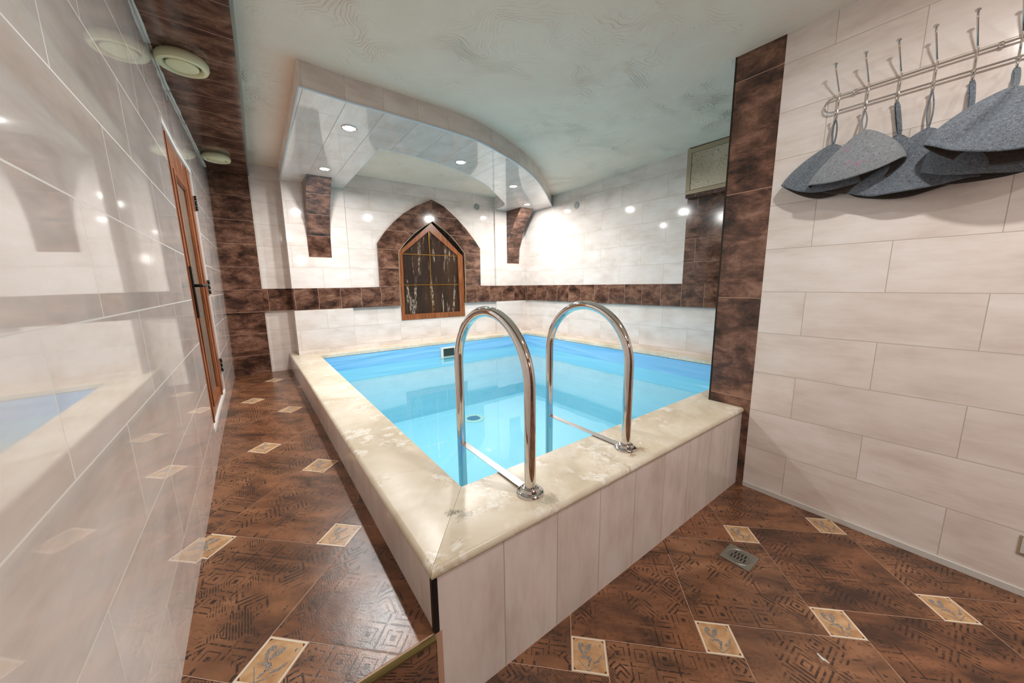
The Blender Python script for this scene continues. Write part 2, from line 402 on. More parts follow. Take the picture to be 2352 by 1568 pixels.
def add_lathe(bm, prof, c, axis='Z', seg=32, flip=1):
    """prof: (radius, height) list"""
    c = Vector(c); rings = []
    def P(r, h, a):
        x, y = r*math.cos(a), r*math.sin(a)
        return c+{'Z': Vector((x, y, h)), 'X': Vector((h, x, y)), 'Y': Vector((x, h, y))}[axis]
    for r, h in prof:
        if r < 1e-6: rings.append([bm.verts.new(P(0, h, 0))])
        else: rings.append([bm.verts.new(P(r, h, 2*PI*k/seg)) for k in range(seg)])
    fs = []
    for a, b in zip(rings, rings[1:]):
        for k in range(seg):
            k2 = (k+1) % seg
            if len(a) == 1 and len(b) == 1: continue
            if len(a) == 1: fs.append(bm.faces.new((a[0], b[k], b[k2])))
            elif len(b) == 1: fs.append(bm.faces.new((a[k], a[k2], b[0])))
            else: fs.append(bm.faces.new((a[k], a[k2], b[k2], b[k])))
    bmesh.ops.recalc_face_normals(bm, faces=fs)
def add_ball(bm, c, r, sx=1, sy=1, sz=1):
    g = bmesh.ops.create_uvsphere(bm, u_segments=14, v_segments=8, radius=r)
    for v in g['verts']: v.co = Vector((v.co.x*sx, v.co.y*sy, v.co.z*sz))+Vector(c)
def catmull(pts, n=8):
    P = [Vector((*p, 0)[:3]) for p in pts]; P = [P[0]*2-P[1]]+P+[P[-1]*2-P[-2]]; out = []
    for i in range(1, len(P)-2):
        for k in range(n):
            t = k/n; a, b, c, d = P[i-1], P[i], P[i+1], P[i+2]
            out.append(.5*((2*b)+(c-a)*t+(2*a-5*b+4*c-d)*t*t+(3*b-a-3*c+d)*t**3))
    out.append(P[-2]); return out
def thing(name, label, cat, loc=(0, 0, 0), group=None):
    o = bpy.data.objects.new(name, None); col.objects.link(o); o.location = loc; o.empty_display_size = .05
    o['label'] = label; o['category'] = cat
    if group: o['group'] = group
    bpy.context.view_layer.update()
    return o
def tag(o, label, cat, group=None):
    o['label'] = label; o['category'] = cat
    if group: o['group'] = group
    return o
def struct(name, bm, mats, label=None, **k):
    o = mesh(name, bm, mats, kind='structure', **k)
    if label: o['label'] = label
    return o

# ================================================================ the room
# hook wall: cream part, brown strip at its end, skirting
struct('wall_right', boxes([(XR, 3.95, -1.75, .767, -.05, 2.62)]), M_hook, 'cream tiled wall carrying the hook rail')
struct('trim_1', boxes([(XR-.0005, 3.95, .767, .9985, -.05, 2.62)]), M_bpil, 'tall dark brown tiled strip ending the hook wall beside the pool')
struct('trim_2', boxes([(XR-.003, XR+.012, .9985, 1.006, ZR, 2.56)]), M_darkmetal, 'narrow dark metal bead on the corner of the brown tiled strip')
struct('baseboard_right', boxes([(XR-.010, XR+.002, -1.7, .766, 0, .031)], .002), M_skirt, 'low white skirting at the foot of the hook wall')
# pool right wall
bm = boxes([(XRW, 3.95, 1.93, 4.9, 1.24, 2.62), (3.71, 3.95, 1.0, 4.9, -.6, 1.0)])
struct('wall_pool_right', bm, M_pool, 'cream tiled wall along the far right side of the pool')
struct('trim_3', boxes([(XRW-.001, 3.95, 1.0, 1.93, 1.24, 2.62)]), M_brw, 'brown tiled block on the pool wall under the metal cabinet')
struct('trim_4', boxes([(XRW-.002, 3.95, 1.0, 4.9, 1.0, 1.24)]), M_band, 'brown tiled band along the right pool wall')
# back wall, cream
def arch_half(pts, s): return pts
A_OUT = [(1.34, 1.245), (1.34, 1.478), (1.343, 1.784), (1.444, 1.924), (1.569, 2.058), (1.696, 2.168), (1.85, 2.27), (2.088, 2.385),
         (2.266, 2.318), (2.451, 2.182), (2.588, 2.061), (2.708, 1.934), (2.825, 1.789), (2.82, 1.245)]
A_IN = [(1.59, .998), (1.59, 1.233), (1.602, 1.692), (1.70, 1.811), (1.817, 1.926), (1.944, 2.02), (2.088, 2.105), (2.235, 2.02), (2.357, 1.928),
        (2.464, 1.82), (2.563, 1.705), (2.559, 1.233), (2.559, .998)]
bm = bmesh.new()
iL = 7
zt = 2.65
add_prism(bm, [(1.0, 1.24), (1.0, zt), (2.088, zt)]+A_OUT[:8][::-1], 'Y', 4.60, 4.9)
add_prism(bm, [(3.106, 1.24)]+A_OUT[7:][::-1]+[(2.088, zt), (3.106, zt)], 'Y', 4.60, 4.9)
for b in [(.39, 1.0, YP, 4.95, 1.24, zt), (3.106, 3.95, YP, 4.95, 1.24, zt),          # pilasters
          (.39, 1.0, YP, 4.95, -.6, .999), (3.106, 3.95, YP, 4.95, -.6, .999),
          (1.0, 1.605, 4.61, 4.9, -.6, .999), (2.535, 3.106, 4.61, 4.9, -.6, .999), (1.605, 2.535, 4.61, 4.9, -.6, .81),
          (.125, .39, YB, 4.95, 1.2, zt), (.125, .39, YB+.03, 4.95, -.1, 1.2)]:
    add_box(bm, *b)
struct('wall_back', bm, M_back, 'cream tiled back wall with pilasters behind the pool')
# brown column, band, arch
bm = boxes([(-.34, .125, YB-.01, 4.95, .985, 2.62), (-.34, .125, YB+.02, 4.95, -.1, .985)])
struct('trim_5', bm, M_bcol, 'dark brown tiled column at the far end of the walkway')
bm = boxes([(.125, .39, YB-.012, 4.95, .995, 1.24), (.3895, 1.59, YP-.002, 4.9, .998, 1.2405), (2.559, 3.68, YP-.002, 4.9, .998, 1.2405)])
struct('trim_6', bm, M_bandb, 'brown tiled band across the back wall at window height')
bm = bmesh.new()
add_prism(bm, A_OUT[:8]+[A_IN[6]]+A_IN[1:6][::-1]+[(1.59, 1.2405)], 'Y', YP-.003, 4.72)
add_prism(bm, [A_OUT[7]]+A_OUT[8:]+[(2.559, 1.2405)]+A_IN[7:11][::-1]+[A_IN[6]], 'Y', YP-.003, 4.72)
bmesh.ops.remove_doubles(bm, verts=bm.verts, dist=.0005)
struct('trim_7', bm, M_arch, 'brown tiled pointed arch surrounding the dark window')
bm = bmesh.new()
for a, b in zip(A_IN, A_IN[1:]):
    add_tube(bm, [(a[0], YP-.003, a[1]), (b[0], YP-.003, b[1])], .004, 8)
struct('trim_8', bm, M_frame, 'thin metal bead lining the inside of the pointed arch')

# left wall with door opening, slightly out of plumb
def wx(y, z):
    k = (z-.29)/2.135
    top = -.262 if y < 3 else -.262+(y-3)/1.82*.056
    bot = -.2346 if y < 3 else -.2346+(y-3)/1.82*.022
    return bot+(top-bot)*k
bm = bmesh.new(); uvl = bm.loops.layers.uv.verify()
ys = [-1.75, .8, 2.535, 3.0, 3.53, 4.2, 4.85]; zs = [-.05, .29, .435, 2.098, 2.62]
for i in range(len(ys)-1):
    for j in range(len(zs)-1):
        if ys[i] in (2.535, 3.0) and zs[j] == .435: continue
        q = [(ys[i], zs[j]), (ys[i+1], zs[j]), (ys[i+1], zs[j+1]), (ys[i], zs[j+1])]
        f = bm.faces.new([bm.verts.new((wx(a, b), a, b)) for a, b in q])
        for l, (a, b) in zip(f.loops, q): l[uvl].uv = (a, b)
bmesh.ops.remove_doubles(bm, verts=bm.verts, dist=.0003)
# thickness
ret = bmesh.ops.extrude_face_region(bm, geom=bm.faces[:])
for v in [g for g in ret['geom'] if isinstance(g, bmesh.types.BMVert)]: v.co.x -= .16
bmesh.ops.recalc_face_normals(bm, faces=bm.faces[:])
wl = struct('wall_left', bm, M_left, 'glossy cream tiled wall with a door, close on the left', uvs=False)
struct('wall_front', boxes([(-.5, 3.95, -1.9, -1.75, -.05, 2.62)]), M_brw, 'brown tiled wall behind the photographer')

# ceiling plaster (hand-made, slightly uneven)
CP = [(2.35, 1, 2.497), (2.35, .5, 2.497), (3.68, 1.97, 2.556), (3.68, 3.9, 2.495), (.35, 2.43, 2.512), (.41, 4.82, 2.553), (1.37, 4.61, 2.55), (3.08, 4.61, 2.575),
      (2.35, -1, 2.5), (.0, 0, 2.51), (1.2, 2, 2.52), (2.0, 2.6, 2.52)]
def cz(x, y):
    s = t_ = 0.0
    for a, b, c in CP:
        q = math.exp(-((x-a)**2+(y-b)**2)/1.1)+1e-5; s += q*c; t_ += q
    return s/t_
bm = bmesh.new(); NX, NY = 44, 66; G = []
for i in range(NX+1):
    G.append([])
    for j in range(NY+1):
        x = -.4+4.4*i/NX; y = -1.9+6.9*j/NY; G[-1].append(bm.verts.new((x, y, cz(x, y))))
for i in range(NX):
    for j in range(NY): bm.faces.new((G[i][j], G[i][j+1], G[i+1][j+1], G[i+1][j]))
ret = bmesh.ops.extrude_face_region(bm, geom=bm.faces[:])
for v in [g for g in ret['geom'] if isinstance(g, bmesh.types.BMVert)]: v.co.z += .1
struct('ceiling', bm, M_plaster, 'off-white swirled plaster ceiling', smooth=True)
# brown tiled strip of ceiling above the walkway
pts = [(-.3, -1.74), (.02, -1.74), (.05, .5), (.063, 2.0), (.086, 2.8), (.125, 4.81), (-.3, 4.81)]
struct('trim_9', prism(pts, 'Z', 2.425, 2.6), M_bstrip, 'dark brown tiled strip of ceiling above the walkway')
bm = bmesh.new()
for a, b in zip(pts[1:5], pts[2:6]):
    add_tube(bm, [(a[0]+.006, a[1], 2.428), (b[0]+.006, b[1], 2.428)], .0085, 6)
struct('trim_10', bm, plain('grey_green_edge', S(128, 134, 122), .4, .3), 'grey metal edge of the brown ceiling strip')

bm = bmesh.new(); rr_ = random.Random(3); yy = 1.6
while yy < 4.7:
    L_ = rr_.uniform(.25, .6); n_ = 8
    add_tube(bm, [(wx(yy+L_*k/n_, 2.425)+.005, yy+L_*k/n_, 2.424) for k in range(n_+1)], .006, 6, rad=[.004+.006*rr_.random() for _ in range(n_+1)])
    yy += L_+.02
struct('trim_13', bm, plain('white_caulk', S(220, 216, 208), .5), 'uneven white caulk bead between the left wall and the brown ceiling strip', smooth=True)
# ---------------------------------------------------------------- floors
E1 = Vector((1, -1))/math.sqrt(2); E2 = Vector((1, 1))/math.sqrt(2)
A_, B_ = .458, .1195
MOTIF = [[(.18, .62), (.16, .74), (.2, .84), (.3, .86), (.36, .8), (.34, .72), (.27, .72), (.27, .66), (.36, .5), (.3, .48)],
         [(.34, .46), (.46, .56), (.56, .7), (.6, .86), (.5, .84), (.4, .74), (.37, .6)],
         [(.18, .4), (.34, .46), (.48, .48), (.58, .4), (.56, .3), (.48, .26), (.46, .34), (.4, .4), (.3, .38)],
         [(.62, .24), (.78, .3), (.88, .46), (.9, .56), (.84, .5), (.74, .36), (.62, .3)],
         [(.84, .78), (.9, .78), (.9, .86), (.84, .86)],
         [(.42, .12), (.47, .11), (.53, .24), (.5, .3), (.44, .2)],
         [(.14, .34), (.165, .34), (.46, .035), (.78, .26), (.78, .23), (.46, .0), (.44, .02)]]
def square(bm, c, half, f, uvl, z, mat, tx, ij, motif=False):
    """c centre in rotated frame"""
    quad = [(-1, -1), (1, -1), (1, 1), (-1, 1)]
    vs_ = [bm.verts.new((*tx(c[0]+a*half, c[1]+b*half), z)) for a, b in quad]
    fc = bm.faces.new(vs_); fc.material_index = mat
    for l, (a, b) in zip(fc.loops, quad): l[uvl].uv = (ij[0]*3+100+.5+a*.4999, ij[1]*5+100+.5+b*.4999)
    if fc.normal.z < 0: fc.normal_flip()
    if motif:
        for poly in MOTIF:
            # motif stands upright across the diagonal of the insert
            P = []
            for (a, b) in poly:
                a2, b2 = (a-.5)*1.85*half, (b-.5)*1.85*half
                P.append(bm.verts.new((*tx(c[0]+a2, c[1]+b2), z+.0003)))
            try: g = bm.faces.new(P); g.material_index = 3
            except ValueError: pass
def clip(bm, co, no):
    g = bm.verts[:]+bm.edges[:]+bm.faces[:]
    bmesh.ops.bisect_plane(bm, geom=g, dist=1e-5, plane_co=co, plane_no=no, clear_outer=True)
def lattice(bm, uvl, org, tx, v1, v2, bigoff, rng, z, skip=None):
    for i in rng:
        for j in rng:
            c = (org[0]+v1[0]*i+v2[0]*j, org[1]+v1[1]*i+v2[1]*j)
            sk = skip and skip(*tx(*c))
            square(bm, c, B_/2+(.004 if sk else -.0014), None, uvl, z, 1 if sk else 2, tx, (i, j), not sk)
            square(bm, (c[0]+bigoff[0], c[1]+bigoff[1]), A_/2-.0014, None, uvl, z, 1, tx, (i, j+50))
def merge(dst, src):
    me = bpy.data.meshes.new('tmp'); src.to_mesh(me); src.free(); dst.from_mesh(me); bpy.data.meshes.remove(me)
# lower floor
def txr(o):
    def f(a, b):
        p = E1*a+E2*b; return (o[0]+p.x, o[1]+p.y)
    return f
bm = bmesh.new(); uvl = bm.loops.layers.uv.verify()
lattice(bm, uvl, (0, 0), txr((.803, .662)), (A_, B_), (-B_, A_), (-(A_+B_)/2, (A_-B_)/2), range(-7, 9), 0, lambda x, y: abs(x-1.451) < .1 and y > .72)
for co, no in (((-.3, 0, 0), (-1, 0, 0)), ((XR, 0, 0), (1, 0, 0)), ((0, .805, 0), (0, 1, 0)), ((0, -1.75, 0), (0, -1, 0))): clip(bm, co, no)
add_box(bm, -.3, XR+.1, -1.76, .9, -.08, -.0008, mat=0)
o = struct('floor', bm, [M_fgrout, M_floor, M_insert, M_motif], 'brown tiled lower floor with small flower insert tiles', uvs=False)
# raised walkway
bm = bmesh.new(); uvl = bm.loops.layers.uv.verify()
lattice(bm, uvl, (0, 0), txr((-.05, .996)), (A_, B_), (-B_, A_), (-(A_+B_)/2, (A_-B_)/2), range(-4, 6), ZS)
clip(bm, (0, 1.94, 0), (-1, 1, 0))
mir = bmesh.new(); ul2 = mir.loops.layers.uv.verify()
# the far part was laid the other way round, with slightly wider joints
import numpy as np
Mx = np.array([[-.237, .428], [.457, .248]]) @ np.linalg.inv(np.array([[-.24, .41], [.41, .24]]))
def txm(a, b):
    p = E1*a+E2*b; q = Mx @ np.array([p.x, p.y]); return (.218+q[0], 2.058+q[1])
lattice(mir, ul2, (0, 0), txm, (A_, -B_), (B_, A_), (-(A_+B_)/2, -(A_-B_)/2), range(-6, 9), ZS, lambda x, y: x < -.15 or y < 1.95 or y > 4.6)
clip(mir, (0, 1.943, 0), (1, -1, 0))
merge(bm, mir); uvl = bm.loops.layers.uv.verify()
square(bm, (0, 0), B_/2+.001, None, uvl, ZS+.0012, 2, txm, (3, 3), True)
for co, no in (((-.26, 0, 0), (-1, 0, 0)), ((.34, 0, 0), (1, 0, 0)), ((0, .812, 0), (0, -1, 0)), ((0, 4.86, 0), (0, 1, 0))): clip(bm, co, no)
add_box(bm, -.26, .34, .806, 4.86, 0, ZS-.0008, mat=0)
struct('floor_walkway', bm, [M_fgrout, M_floor, M_insert, M_motif], 'brown tiled raised walkway between the left wall and the pool', uvs=False)
bm = bmesh.new(); uvl = bm.loops.layers.uv.verify()
f = bm.faces.new([bm.verts.new(p) for p in ((-.26, .8, 0), (.3194, .8, 0), (.3194, .8, .272), (-.26, .8, .272))])
for l, q in zip(f.loops, ((7, 7), (7.999, 7), (7.999, 7.6), (7, 7.6))): l[uvl].uv = q
ret = bmesh.ops.extrude_face_region(bm, geom=bm.faces[:])
for v in [g for g in ret['geom'] if isinstance(g, bmesh.types.BMVert)]: v.co.y += .006
bmesh.ops.recalc_face_normals(bm, faces=bm.faces[:])
struct('trim_11', bm, M_floor, 'brown tiled riser of the step up to the walkway', uvs=False)
bm = bmesh.new(); add_tube(bm, [(-.25, .803, .281), (.3165, .803, .281)], .0095, 10)
struct('trim_12', bm, M_brass, 'rounded brass nosing along the edge of the step')

# ================================================================ the pool
pool = thing('swimming_pool', 'raised square plunge pool with travertine rim and blue lining', 'pool', (1.9, 2.7, 0))
mesh('front_wall', boxes([(.332, XR, .8066, 1.105, 0, ZT), (XR, 3.7095, 1.0065, 1.105, -.6, ZT)]), M_front, pool)
mesh('side_wall', boxes([(.3194, .57, .822, YP-.001, .0, ZT), (.3194, .3885, YP-.001, YB+.018, 0, ZT)]), M_side, pool)
o = mesh('corner_trim', boxes([(.3165, .333, .8035, .823, .29, ZT)], .003), M_black, pool); o['label'] = 'black metal corner bead'
mesh('corner_filler', boxes([(.3194, .333, .8075, .823, 0, .289)]), M_front, pool)
# coping with a rounded outer edge, mitred at the near corner
def nose(x0, x1, z0, z1, n=7):
    """profile from outer nose x0 to inner edge x1"""
    r = (z1-z0)/2; out = []; s = 1 if x1 > x0 else -1
    for k in range(n+1):
        a = -PI/2+PI*k/n; out.append((x0+s*r-s*r*math.cos(a)*1.0, z0+r+r*math.sin(a)))
    return out+[(x1, z1), (x1, z0)]
NO = .312; NF = .798   # outer nose lines
def sweep(prof, fn):
    """prof list of (u,z); fn(u) -> two end points (start,end) xy"""
    bm = bmesh.new(); A, B = [], []
    for u, z in prof:
        p, q = fn(u); A.append(bm.verts.new((*p, z))); B.append(bm.verts.new((*q, z)))
    bm.faces.new(A); bm.faces.new(B[::-1]); n = len(prof)
    for i in range(n): bm.faces.new((A[i], B[i], B[(i+1) % n], A[(i+1) % n]))
    bmesh.ops.recalc_face_normals(bm, faces=bm.faces[:]); return bm
XI, YI = .5736, 1.109
def mit(u): return NF+(u-NO)/(XI-NO)*(YI-NF)
prof = nose(NO, XI, ZT, ZR)
def side_piece(y0, y1, mitre=False):
    return sweep(prof, lambda u: ((u, (mit(u)+.0008) if mitre else y0), (u, y1)))
cuts = [None, 2.03, 3.28, YP-.001]
for a, b in zip(cuts, cuts[1:]):
    bmm = side_piece(a if a else 0, b-.0012 if b < 4.8 else b, a is None)
    smooth_by(mesh('coping', bmm, M_trav, pool), 35)
smooth_by(mesh('coping', sweep(nose(NO, .3885, ZT, ZR), lambda u: ((u, YP-.001), (u, YB+.018))), M_trav, pool), 35)
def umit(v): return NO+(v-NF)/(YI-NF)*(XI-NO)
proff = nose(NF, YI, ZT, ZR)
smooth_by(mesh('coping', sweep(proff, lambda v: ((umit(v)+.0008, v), (1.2, v))), M_trav, pool), 35)
smooth_by(mesh('coping', sweep(proff, lambda v: ((1.2012, v), (XR-.001, v))), M_trav, pool), 35)
mesh('coping', boxes([(XR, 3.69, 1.0065, YI, ZT, ZR)]), M_trav, pool)
for b in ((.5741, 1.0, 4.376, 4.5725), (1.0, 2.2, 4.376, 4.6095), (2.2012, 3.105, 4.376, 4.6095), (3.105, 3.53, 4.376, 4.5725), (3.5312, 3.7095, 1.11, 2.7), (3.5312, 3.7095, 2.7012, 4.5725)):
    mesh('coping', boxes([(*b, ZT, ZR)]), M_trav, pool)
# liner: blue band above the water line, cyan below
def ring(z0, z1, d=0):
    bm = bmesh.new(); x0, x1, y0, y1 = XI-d, 3.5305+d, YI-d, 4.376+d; N = 40
    P = []
    for (a, b) in (((x0, y0), (x1, y0)), ((x1, y0), (x1, y1)), ((x1, y1), (x0, y1)), ((x0, y1), (x0, y0))):
        for k in range(N):
            t = k/N; P.append((a[0]+(b[0]-a[0])*t, a[1]+(b[1]-a[1])*t))
    R = 6; V = []
    for j in range(R+1):
        z = z0+(z1-z0)*j/R; V.append([bm.verts.new((x, y, z)) for x, y in P])
    n = len(P)
    for j in range(R):
        for k in range(n): bm.faces.new((V[j][k], V[j+1][k], V[j+1][(k+1) % n], V[j][(k+1) % n]))
    return bm, V
bm, V = ring(ZW-.01, ZT-.004); 
o = mesh('liner_band', bm, M_liner_top, pool); o['label'] = 'glossy mid blue lining above the water line'
bm, V = ring(-.5, ZW-.01); bm.faces.new(V[0])
bmesh.ops.recalc_face_normals(bm, faces=bm.faces[:]); bmesh.ops.reverse_faces(bm, faces=bm.faces[:])
o = mesh('liner', bm, M_liner, pool); o['label'] = 'pale cyan lining under water'
bm = boxes([(.58, 3.525, 1.115, 4.37, ZT-.006, ZT-.001)])
bm.free()
# skimmer and bottom drain
sk = mesh('skimmer', boxes([(2.03, 2.27, 4.362, 4.376, .262, .284), (2.03, 2.27, 4.362, 4.376, .392, .414), (2.03, 2.066, 4.362, 4.376, .284, .392), (2.234, 2.27, 4.362, 4.376, .284, .392)], .002), plain('cream_plastic', S(226, 222, 208), .4), pool)
mesh('opening', boxes([(2.066, 2.234, 4.371, 4.3755, .284, .392)]), plain('dark_opening', S(40, 56, 50), .5), sk)
bm = bmesh.new(); add_lathe(bm, [(.085, 0), (.145, 0), (.145, .006), (.135, .012), (.09, .01), (.085, 0)], (2.23, 3.88, -.5))
dr = mesh('pool_drain', bm, plain('pale_green_plastic', S(176, 222, 214), .4), pool, smooth=True)
bm = bmesh.new(); add_lathe(bm, [(0, .006), (.083, .006), (.083, 0)], (2.23, 3.88, -.499))
for k in range(-3, 4): add_box(bm, 2.23+k*.022-.004, 2.23+k*.022+.004, 3.82, 3.94, -.494, -.490)
mesh('grille', bm, plain('blue_grey_plastic', S(84, 140, 168), .4), dr)
# water: a surface with thin skin (sits inside the lining)
bm = bmesh.new(); N = 60
V = [[bm.verts.new((XI+.001+(3.529-XI)*i/N, YI+.001+(4.374-YI)*j/N, ZW)) for j in range(N+1)] for i in range(N+1)]
for i in range(N):
    for j in range(N): bm.faces.new((V[i][j], V[i+1][j], V[i+1][j+1], V[i][j+1]))
tag(mesh('pool_water', bm, M_water, smooth=True), 'still clear water filling the blue lined pool', 'water')

# ---------------------------------------------------------------- ladder
lad = thing('pool_ladder', 'polished steel pool ladder with two hooped handrails over the front rim', 'ladder', (1.04, .92, ZR))
for X in (.757, 1.333):
    p = [(X, .918, ZR)]
    p += [(X, .918, .62), (X, .918, .80)]
    for k in range(0, 33):
        a = PI-PI*k/32; p.append((X, 1.179+.261*math.cos(a), .886+.261*math.sin(a)))
    p += [(X, 1.44, .7), (X, 1.44, .4), (X, 1.44, 0), (X, 1.44, -.32)]
    bm = bmesh.new(); add_tube(bm, p, .0212, 28)
    smooth_by(mesh('handrail', bm, M_steel, lad), 50)
    bm = bmesh.new(); add_lathe(bm, [(.022, .026), (.030, .026), (.0335, .021), (.036, .013), (.047, .011), (.051, .006), (.051, 0), (.0, 0)], (X, .918, ZR), seg=48)
    smooth_by(mesh('flange', bm, M_chrome, lad), 60)
    o = mesh('strap', boxes([(X-.016, X+.016, .962, 1.424, .4975, .5005)], .0008), plain('steel_strap', (.6, .57, .55, 1), .3, .9), lad)
    o['label'] = 'flat steel bar joining the two legs of a handrail'
for z in (.02, -.22):
    mesh('tread', boxes([(.778, 1.312, 1.405, 1.475, z, z+.02)], .004), M_steel, lad)

# ================================================================ canopy above the pool
outer = [(.352, 2.465), (.6, 2.488), (.85, 2.493), (1.1, 2.50), (1.35, 2.512), (1.6, 2.55), (1.99, 2.705), (2.33, 2.875), (2.72, 3.135), (3.11, 3.445), (3.42, 3.715), (3.68, 3.94)]
inner = [(.987, 3.113), (1.316, 3.14), (1.63, 3.205), (1.9, 3.305), (2.26, 3.51), (2.497, 3.71), (2.8, 3.98), (3.05, 4.24), (3.106, 4.571)]
OC = [(p.x, p.y) for p in catmull(outer, 6)]; IC = [(p.x, p.y) for p in catmull(inner, 6)]
ZC0 = 2.37
can = thing('ceiling_canopy', 'curved cream tiled canopy with spotlights hung under the ceiling over the pool', 'canopy', (2, 3.8, ZC0))
loop = OC+[(3.68, 4.572), (3.106, 4.572)]+IC[::-1][1:]+[(1.0, 4.572), (.39, 4.572)]
bm = bmesh.new(); f = bm.faces.new([bm.verts.new((x, y, ZC0)) for x, y in loop]); bm.normal_update()
if f.normal.z > 0: f.normal_flip()
bmesh.ops.triangulate(bm, faces=bm.faces[:])
ret = bmesh.ops.extrude_face_region(bm, geom=bm.faces[:])
for v in [g for g in ret['geom'] if isinstance(g, bmesh.types.BMVert)]: v.co.z += .012
bmesh.ops.recalc_face_normals(bm, faces=bm.faces[:])
o = mesh('underside', bm, M_sof, can); o['label'] = 'glossy tiled underside'
def ribbon(path, z0, zf, off, closed=False):
    """vertical band following the path, z1 following the ceiling"""
    bm = bmesh.new(); uvl = bm.loops.layers.uv.verify(); s = 0; prev = None; P = [Vector(p) for p in path]
    rows = []
    for i, p in enumerate(P):
        a = P[max(i-1, 0)]; b = P[min(i+1, len(P)-1)]; t = (b-a).normalized(); nn = Vector((t.y, -t.x))*off
        if prev is not None: s += (p-prev).length
        prev = p; q = p+nn
        rows.append((s, bm.verts.new((p.x, p.y, z0)), bm.verts.new((p.x, p.y, zf(p.x, p.y))), bm.verts.new((q.x, q.y, z0)), bm.verts.new((q.x, q.y, zf(q.x, q.y)))))
    for A, B in zip(rows, rows[1:]):
        for ids in ((1, 2), (3, 4), (1, 3), (2, 4)):
            f = bm.faces.new((A[ids[0]], B[ids[0]], B[ids[1]], A[ids[1]]))
            for l in f.loops:
                sv = A[0] if l.vert in A[1:] else B[0]; l[uvl].uv = (sv, l.vert.co.z)
    bmesh.ops.recalc_face_normals(bm, faces=bm.faces[:]); return bm
cf = lambda x, y: cz(x, y)+.004
path = [(.39, 4.565), (.372, 3.5)]+OC
o = mesh('fascia', ribbon(path, ZC0+.0005, cf, -.012), M_fas, can, uvs=False); o['label'] = 'upright outer edge of beige tiles'
o = mesh('inner_fascia', ribbon([(1.0, 4.565)]+IC, ZC0+.0005, cf, .012), M_fas, can, uvs=False)
bm = bmesh.new()
add_tube(bm, [(x, y, ZC0+.004) for x, y in path], .0075, 8)
mesh('edge_strip', bm, M_edge, can, smooth=True)
bm = bmesh.new(); add_tube(bm, [(x, y, ZC0+.003) for x, y in [(1.0, 4.565)]+IC], .005, 8)
mesh('inner_edge_strip', bm, M_edge, can, smooth=True)

# recessed spotlights
SP = [((.70, 2.86), 'round recessed spotlight nearest the free left corner of the canopy'),
      ((.71, 3.93), 'round recessed spotlight just in front of the left brown corbel'),
      ((1.69, 3.03), 'round recessed spotlight in the straight middle of the canopy'),
      ((2.57, 3.395), 'round recessed spotlight on the curved right part of the canopy'),
      ((3.28, 4.02), 'round recessed spotlight just in front of the right brown corbel')]
for (x, y), lab in SP:
    t = thing('recessed_spotlight', lab, 'spotlight', (x, y, ZC0), 'spotlights in the canopy')
    bm = bmesh.new(); add_lathe(bm, [(.042, -.001), (.045, -.006), (.052, -.005), (.054, 0), (.044, .0)], (x, y, ZC0-.0005))
    mesh('bezel', bm, M_chrome, t, smooth=True)
    bm = bmesh.new(); add_lathe(bm, [(0, -.004), (.04, -.004), (.042, 0)], (x, y, ZC0-.0005))
    mesh('lamp_lens', bm, M_lens, t)
    l = bpy.data.lights.new('spot_glow', 'AREA'); l.shape = 'DISK'; l.size = .066; l.energy = SPOT_W*(.45 if y > 3.9 else 1); l.color = (1, .985, .96)
    lo = bpy.data.objects.new('spot_glow', l); col.objects.link(lo); lo.parent = t; lo.location = (0, 0, -.006)
# ceiling lamp of the lower area, plus a fill lamp added behind the photographer
for (x, y, W, lab) in ((1.34, -.02, MAIN_W, 'small round ceiling lamp above the lower floor in front of the pool'), (.9, -1.1, REAR_FILL_W, 'added round fill lamp on the ceiling behind the photographer')):
    zc = cz(x, y)
    t = thing('ceiling_lamp', lab, 'lamp', (x, y, zc))
    bm = bmesh.new(); add_lathe(bm, [(0, -.02), (.04, -.02), (.046, -.014), (.05, 0), (0, 0)], (x, y, zc))
    mesh('lamp_body', bm, M_white, t)
    bm = bmesh.new(); add_lathe(bm, [(0, -.003), (.036, -.003), (.036, 0)], (x, y, zc-.02)); mesh('lamp_lens', bm, M_lens, t)
    l = bpy.data.lights.new('lamp_glow', 'AREA'); l.shape = 'DISK'; l.size = .07; l.energy = W; l.color = (1, .98, .95)
    lo = bpy.data.objects.new('lamp_glow', l); col.objects.link(lo); lo.parent = t; lo.location = (0, 0, -.026)

# unseen globe light added on the rear wall to brighten ceiling and walls
t = thing('wall_fill_lamp', 'added globe fill light on the wall behind the photographer', 'lamp', (1.2, -1.75, 1.95))
bm = bmesh.new(); add_lathe(bm, [(0, .03), (.05, .025), (.055, 0), (0, 0)], (1.2, -1.75, 1.95), 'Y'); add_tube(bm, [(1.2, -1.725, 1.95), (1.2, -1.60, 1.95)], .012, 12)
mesh('fill_lamp_mount', bm, M_chrome, t, smooth=True)
bm = bmesh.new(); add_ball(bm, (1.2, -1.52, 1.95), .09)
mesh('globe', bm, NT('fill_light_globe').set(color=(1, 1, 1, 1), emit=(1, .94, .88, 1), es=GLOBE_FILL_W), t, smooth=True)
